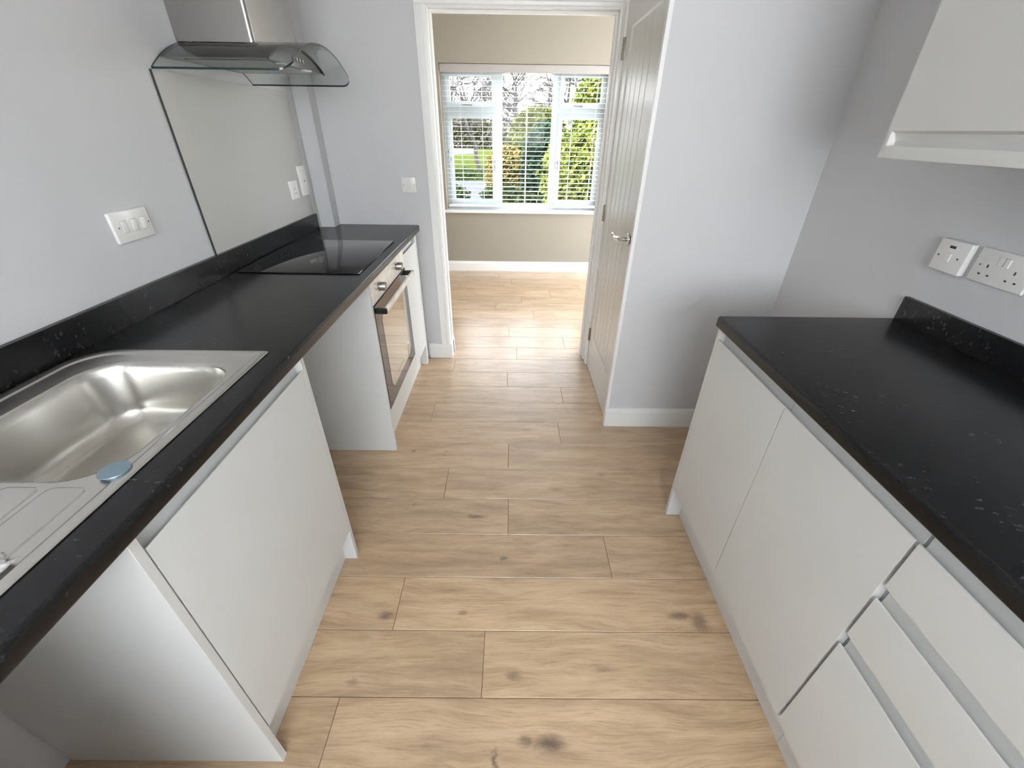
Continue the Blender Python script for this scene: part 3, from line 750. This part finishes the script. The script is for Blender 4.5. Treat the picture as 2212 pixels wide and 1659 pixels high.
m = MB(); det(m,'R',1.122,1.126,1.139,1.143,.0003,t_=.009); obj('screw', m, SCREW, t)

# ------------------------------------------------------------------ dining window
Y0,Y1 = 5.045,5.105
X0,X1,Z0,Z1 = wx0+.001,wx1-.001,wz0+.001,wz1-.001
m = MB(); fw=.045
m.box(X0,X0+fw,Y0,Y1,Z0,Z1).box(X1-fw,X1,Y0,Y1,Z0,Z1).box(X0+fw,X1-fw,Y0,Y1,Z0,Z0+.055).box(X0+fw,X1-fw,Y0,Y1,Z1-.05,Z1)
m.box(-.175,-.110,Y0,Y1,Z0+.055,Z1-.05).box(.397,.468,Y0,Y1,Z0+.055,Z1-.05)
m.box(X0+fw,-.175,Y0,Y1,1.567,1.628).box(.468,X1-fw,Y0,Y1,1.567,1.628)
wf = obj('window_1', m, PVC); wf['kind'] = 'structure'
def sash(x0,x1,z0,z1,handle=None):
    b_ = .046; m = MB()
    def fr(xa,xb,za,zb_): m.box(xa,xb,Y0-.014,Y0+.04,za,zb_,.002)
    fr(x0,x0+b_,z0,z1); fr(x1-b_,x1,z0,z1); fr(x0+b_,x1-b_,z0,z0+b_); fr(x0+b_,x1-b_,z1-b_,z1)
    s = obj('sash', m, PVC, wf)
    obj('pane', MB().box(x0+b_,x1-b_,Y0+.02,Y0+.024,z0+b_,z1-b_), PANE, s)
    m = MB()
    if handle=='h': m.box((x0+x1)/2-.012,(x0+x1)/2+.012,Y0-.026,Y0-.014,z0+.012,z0+.034,.002).box((x0+x1)/2-.09,(x0+x1)/2+.01,Y0-.036,Y0-.026,z0+.016,z0+.030,.003)
    else:
        hx_ = x1-.023 if handle=='r' else x0+.023; zc=(z0+z1)/2
        m.box(hx_-.011,hx_+.011,Y0-.026,Y0-.014,zc-.012,zc+.012,.002).box(hx_-.007,hx_+.007,Y0-.036,Y0-.026,zc-.09,zc+.01,.003)
    obj('window_handle', m, CHROME, s)
sash(X0+fw-.006,-.175+.006,1.622,Z1-.044,'h'); sash(.468-.006,X1-fw+.006,1.622,Z1-.044,'h')
sash(X0+fw-.006,-.175+.006,Z0+.049,1.573,'r'); sash(.468-.006,X1-fw+.006,Z0+.049,1.573,'l')
obj('pane', MB().box(-.110,.397,Y0+.02,Y0+.024,Z0+.055,Z1-.05), PANE, wf)
struct('window_sill', MB().box(-.770,1.02,4.892,Y0,.645,.672,.004), GLOSSW).name = 'trim_7'
# blind
t = thing('venetian_blind', 'white horizontal slatted blind hanging open in the dining room window', 'blind', (.124,4.985,.70))
BXa,BXb = wx0+.016,wx1-.016
obj('valance', MB().box(BXa-.008,BXb+.008,4.940,4.952,1.898,1.964,.002), mat('pale_valance',(.40,.385,.36),.5), t)
obj('headrail', MB().box(BXa,BXb,4.956,5.012,1.925,1.964), BLIND, t)
m = MB(); zs=[]; z = 1.880
while z > .735: zs.append(z); z -= .0425
for z in zs:
    c_ = [(4.960,z),(4.9725,z+.0014),(4.985,z+.0018),(4.9975,z+.0014),(5.010,z)]
    pr = [(y,zz+.0011) for y,zz in c_]+[(y,zz-.0011) for y,zz in c_[::-1]]
    m.prism(pr,'x',BXa,BXb)
obj('slats', m, BLIND, t)
obj('bottom_rail', MB().box(BXa,BXb,4.960,5.010,.700,.722,.003), BLIND, t)
for x,wd in ((-.53,.0012),(-.31,.0012),(.14,.0055),(.60,.0012),(.83,.0012)):
    m = MB()
    for y in (4.9585,5.0115): m.box(x-wd,x+wd,y-.0006,y+.0006,.72,1.925)
    obj('ladder_tape', m, BLIND, t)
for x,z in ((BXa+.035,1.235),(BXa+.055,1.165),(BXb-.03,1.43)):
    m = MB(); m.tube([(x,4.948,1.90),(x,4.948,z+.02)],.0009,6); cdv = obj('pull_cord', m, BLIND, t)
    m = MB(); m.lathe((x,4.948,z-.012), [(0,0),(.0055,.002),(.0048,.015),(.0025,.032),(0,.034)],'z',14)
    ta = obj('cord_tassel', m, mat('grey_tassel',(.25,.24,.22),.5), cdv, smooth=50)
m = MB().box(BXb-.006,BXb+.012,4.935,4.942,.865,.905,.001)
obj('cord_cleat', m, mat('clear_cleat',(.55,.58,.6),.3), t)
# kitchen window behind the camera
m = MB(); a,b_,c,e = kx0+.002,kx1-.002,kz0+.002,kz1-.002
m.box(a,a+.05,YK-.08,YK-.02,c,e).box(b_-.05,b_,YK-.08,YK-.02,c,e).box(a+.05,b_-.05,YK-.08,YK-.02,c,c+.05).box(a+.05,b_-.05,YK-.08,YK-.02,e-.05,e).box(.27,.33,YK-.08,YK-.02,c+.05,e-.05)
w2 = struct('window_2', m, PVC)
obj('pane', MB().box(a+.05,.27,YK-.055,YK-.05,c+.05,e-.05), PANE, w2); obj('pane', MB().box(.33,b_-.05,YK-.055,YK-.05,c+.05,e-.05), PANE, w2)
# patio door added out of view on the right of the dining room, for the fill light
m = MB().box(DR+.02,DR+.08,3.102,3.17,0,2.198).box(DR+.02,DR+.08,4.73,4.798,0,2.198).box(DR+.02,DR+.08,3.17,4.73,0,.08).box(DR+.02,DR+.08,3.17,4.73,2.13,2.198).box(DR+.02,DR+.08,3.92,3.98,.08,2.13)
d2 = struct('added_patio_door', m, PVC)
obj('pane', MB().box(DR+.045,DR+.05,3.17,3.92,.08,2.13), PANE, d2); obj('pane', MB().box(DR+.045,DR+.05,3.98,4.73,.08,2.13), PANE, d2)

# ------------------------------------------------------------------ garden
GZ = -.15
LAWN = noise_col(mat('lawn_grass',(.1,.16,.03),.9,spec=0), (.034,.052,.009), (.066,.076,.017), 3, 8)
TAR = noise_col(mat('dark_driveway',(.05,.055,.065),.8), (.012,.015,.020), (.045,.05,.058), 9, 6)
PATH = mat('pale_road',(.13,.128,.125),.9,spec=0)
g = MB().box(-60,60,5.20,140,GZ-.3,GZ); o = struct('lawn', g, LAWN)
g = MB()
g.prism([(-3.2,9.5),(2.6,9.5),(2.2,15.5),(-1.2,16.5),(-4.4,16)],'z',GZ-.05,GZ+.012); struct('driveway', g, TAR)
g = MB(); g.prism([(-12,30),(-2.6,36),(-4.2,52),(-9,90),(-16,120),(-40,120),(-40,30)],'z',GZ-.05,GZ+.014); struct('road', g, PATH)
def leaves(m, pts, s):
    for p in pts:
        p = Vector(p); a = Vector((random.gauss(0,1),random.gauss(0,1),random.gauss(0,1))).normalized(); b_ = a.orthogonal().normalized(); b2 = a.cross(b_)
        k = s*random.uniform(.6,1.4); m.quad(p-b_*k, p+b2*k*.5, p+b_*k, p-b2*k*.5)
def leafmat(name, c1, c2, scale=3):
    mm = noise_col(mat(name, c1, .7, spec=.12), c1, c2, scale, 6, lo=.38, hi=.62)
    return mm
GRY = leafmat('yellow_green_leaves', (.040,.070,.007), (.21,.22,.035), 9)
GRD = leafmat('dark_conifer_leaves', (.005,.016,.009), (.028,.062,.026), 6)
GRO = leafmat('golden_leaves', (.10,.075,.01), (.24,.18,.045), 8)
GRL = leafmat('low_green_leaves', (.010,.022,.004), (.05,.07,.016), 8)
GRB = leafmat('pale_feathery_leaves', (.045,.062,.009), (.125,.13,.027), 8)
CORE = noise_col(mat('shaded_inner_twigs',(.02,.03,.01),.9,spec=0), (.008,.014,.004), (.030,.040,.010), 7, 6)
TWIG = leafmat('brown_twigs', (.055,.046,.034), (.13,.115,.085), 5)
BARK = noise_col(mat('grey_bark',(.07,.06,.05),.9), (.025,.022,.018), (.07,.06,.05), 12, 6)
def bush(name, label, cat, c, rx, ry, z0, z1, mt, n, s, group=None, cone=False):
    m = MB(); pts = []
    for _ in range(n):
        h = random.random(); z = z0+(z1-z0)*h
        a = random.uniform(0,2*math.pi); q = (1-h*.85) if cone else math.sqrt(max(0,1-max(0,(h-.45)/.55)**2.2))*.92+.08
        r = math.sqrt(random.uniform(.45,1))*q*random.uniform(.9,1.08)
        pts.append((c[0]+rx*r*math.cos(a), c[1]+ry*r*math.sin(a), z))
    leaves(m, pts, s)
    t = thing(name, label, cat, (c[0],c[1],GZ), group)
    obj('foliage', m, mt, t, normals=False)
    m = MB()
    m.tube([(c[0],c[1],GZ),(c[0],c[1],z0+(z1-z0)*.7)],[.06,.025],8); obj('stem', m, BARK, t)
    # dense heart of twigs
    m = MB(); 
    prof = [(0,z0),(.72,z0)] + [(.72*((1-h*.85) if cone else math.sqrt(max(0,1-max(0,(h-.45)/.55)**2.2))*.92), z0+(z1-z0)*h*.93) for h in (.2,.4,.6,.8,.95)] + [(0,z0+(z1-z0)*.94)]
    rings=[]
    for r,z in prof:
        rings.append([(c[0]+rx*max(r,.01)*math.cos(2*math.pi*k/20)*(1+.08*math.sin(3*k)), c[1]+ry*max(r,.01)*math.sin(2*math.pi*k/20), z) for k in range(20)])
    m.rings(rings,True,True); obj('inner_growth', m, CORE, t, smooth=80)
    return t
random.seed(21)
bush('hedge', 'broad yellow-green hedge filling the right light of the dining window', 'hedge', (2.05,9.6), 1.45,.9, GZ,1.63, GRY, 9000, .055)
bush('conifer', 'dark green dense evergreen seen through the middle of the dining window', 'shrub', (.86,12.2), .62,.6, GZ,1.62, GRD, 7000, .05)
bush('golden_shrub', 'golden yellow shrub left of the dark evergreen in the garden', 'shrub', (-.18,13.5), .62,.6, GZ,1.05, GRO, 2600, .05)
bush('tall_shrub', 'tall light green shrub showing in the upper right window light', 'shrub', (2.3,13.9), .8,.7, .6,2.75, GRY, 2600, .07)
bush('bamboo_clump', 'pale yellow-green feathery clump rising above the dark evergreen', 'shrub', (.80,15.4), 1.0,.7, GZ,2.05, GRB, 6500, .075)
bush('hedgerow', 'distant brown twiggy hedgerow across the road on the left', 'hedge', (-6.5,47), 9.0,1.5, GZ,2.7, TWIG, 7000, .16)
for i,(x,y,r,h,lb) in enumerate(((-1.55,11.2,.5,.42,'small green plant at the left front of the garden driveway'),(-.2,10.8,.55,.48,'leafy green plant at the middle front of the garden driveway'),(.35,10.2,.3,.35,'small green plant below the dark evergreen'),(-2.6,17.6,2.2,.35,'low green planting behind the driveway on the left'))):
    bush('low_plant', lb, 'plant', (x,y), r, r*.6, GZ, GZ+h, GRL, 900, .045, 'low garden plants')
def tree(name, label, c, h, spread, seed, r0=.16, lean=(0,0), levels=7):
    random.seed(seed); trunk = MB(); br = MB()
    def grow(p, d, L, r, lv):
        pts=[p]; q=p.copy(); dd=d.copy()
        for k in range(3):
            dd = (dd+Vector((random.uniform(-.16,.16),random.uniform(-.16,.16),random.uniform(-.03,.1)))).normalized()
            q = q+dd*L/3; pts.append(q.copy())
        (trunk if lv==0 else br).tube(pts,[r,r*.88,r*.76,r*.64], 8 if lv<2 else 4, True)
        if lv>=levels: return
        for k in range(3 if lv else 4):
            a = dd.orthogonal().normalized(); a = Matrix.Rotation(random.uniform(0,2*math.pi),3,dd)@a
            nd_ = (dd*random.uniform(.55,1.0)+a*spread*random.uniform(.6,1.3)).normalized()
            if nd_.z < -.1: nd_.z *= -.5
            s_ = pts[random.choice((2,3,3))] if lv else pts[random.choice((2,3,3))]
            grow(s_, nd_, L*random.uniform(.62,.82), max(r*.60,.006), lv+1)
    grow(Vector((c[0],c[1],GZ)), Vector((lean[0],lean[1],1)).normalized(), h*.23, r0, 0)
    t = thing(name, label, 'tree', (c[0],c[1],GZ), 'bare trees beyond the garden')
    obj('trunk', trunk, BARK, t, smooth=60); obj('branches', br, BARK, t, smooth=60)
tree('bare_tree', 'bare leafless tree leaning left behind the left window light', (-1.35,19.5), 6.5, .85, 5, .11, (-.35,0))
tree('bare_tree', 'bare leafless tree behind the centre pane of the dining window', (.55,17.0), 6.8, .75, 11, .13)
tree('bare_tree', 'distant bare leafless tree at the far left of the dining window', (-3.6,24), 7.5, .8, 17, .16)
tree('bare_tree', 'distant bare leafless tree behind the evergreen on the right', (3.2,22), 7.5, .8, 29, .16)
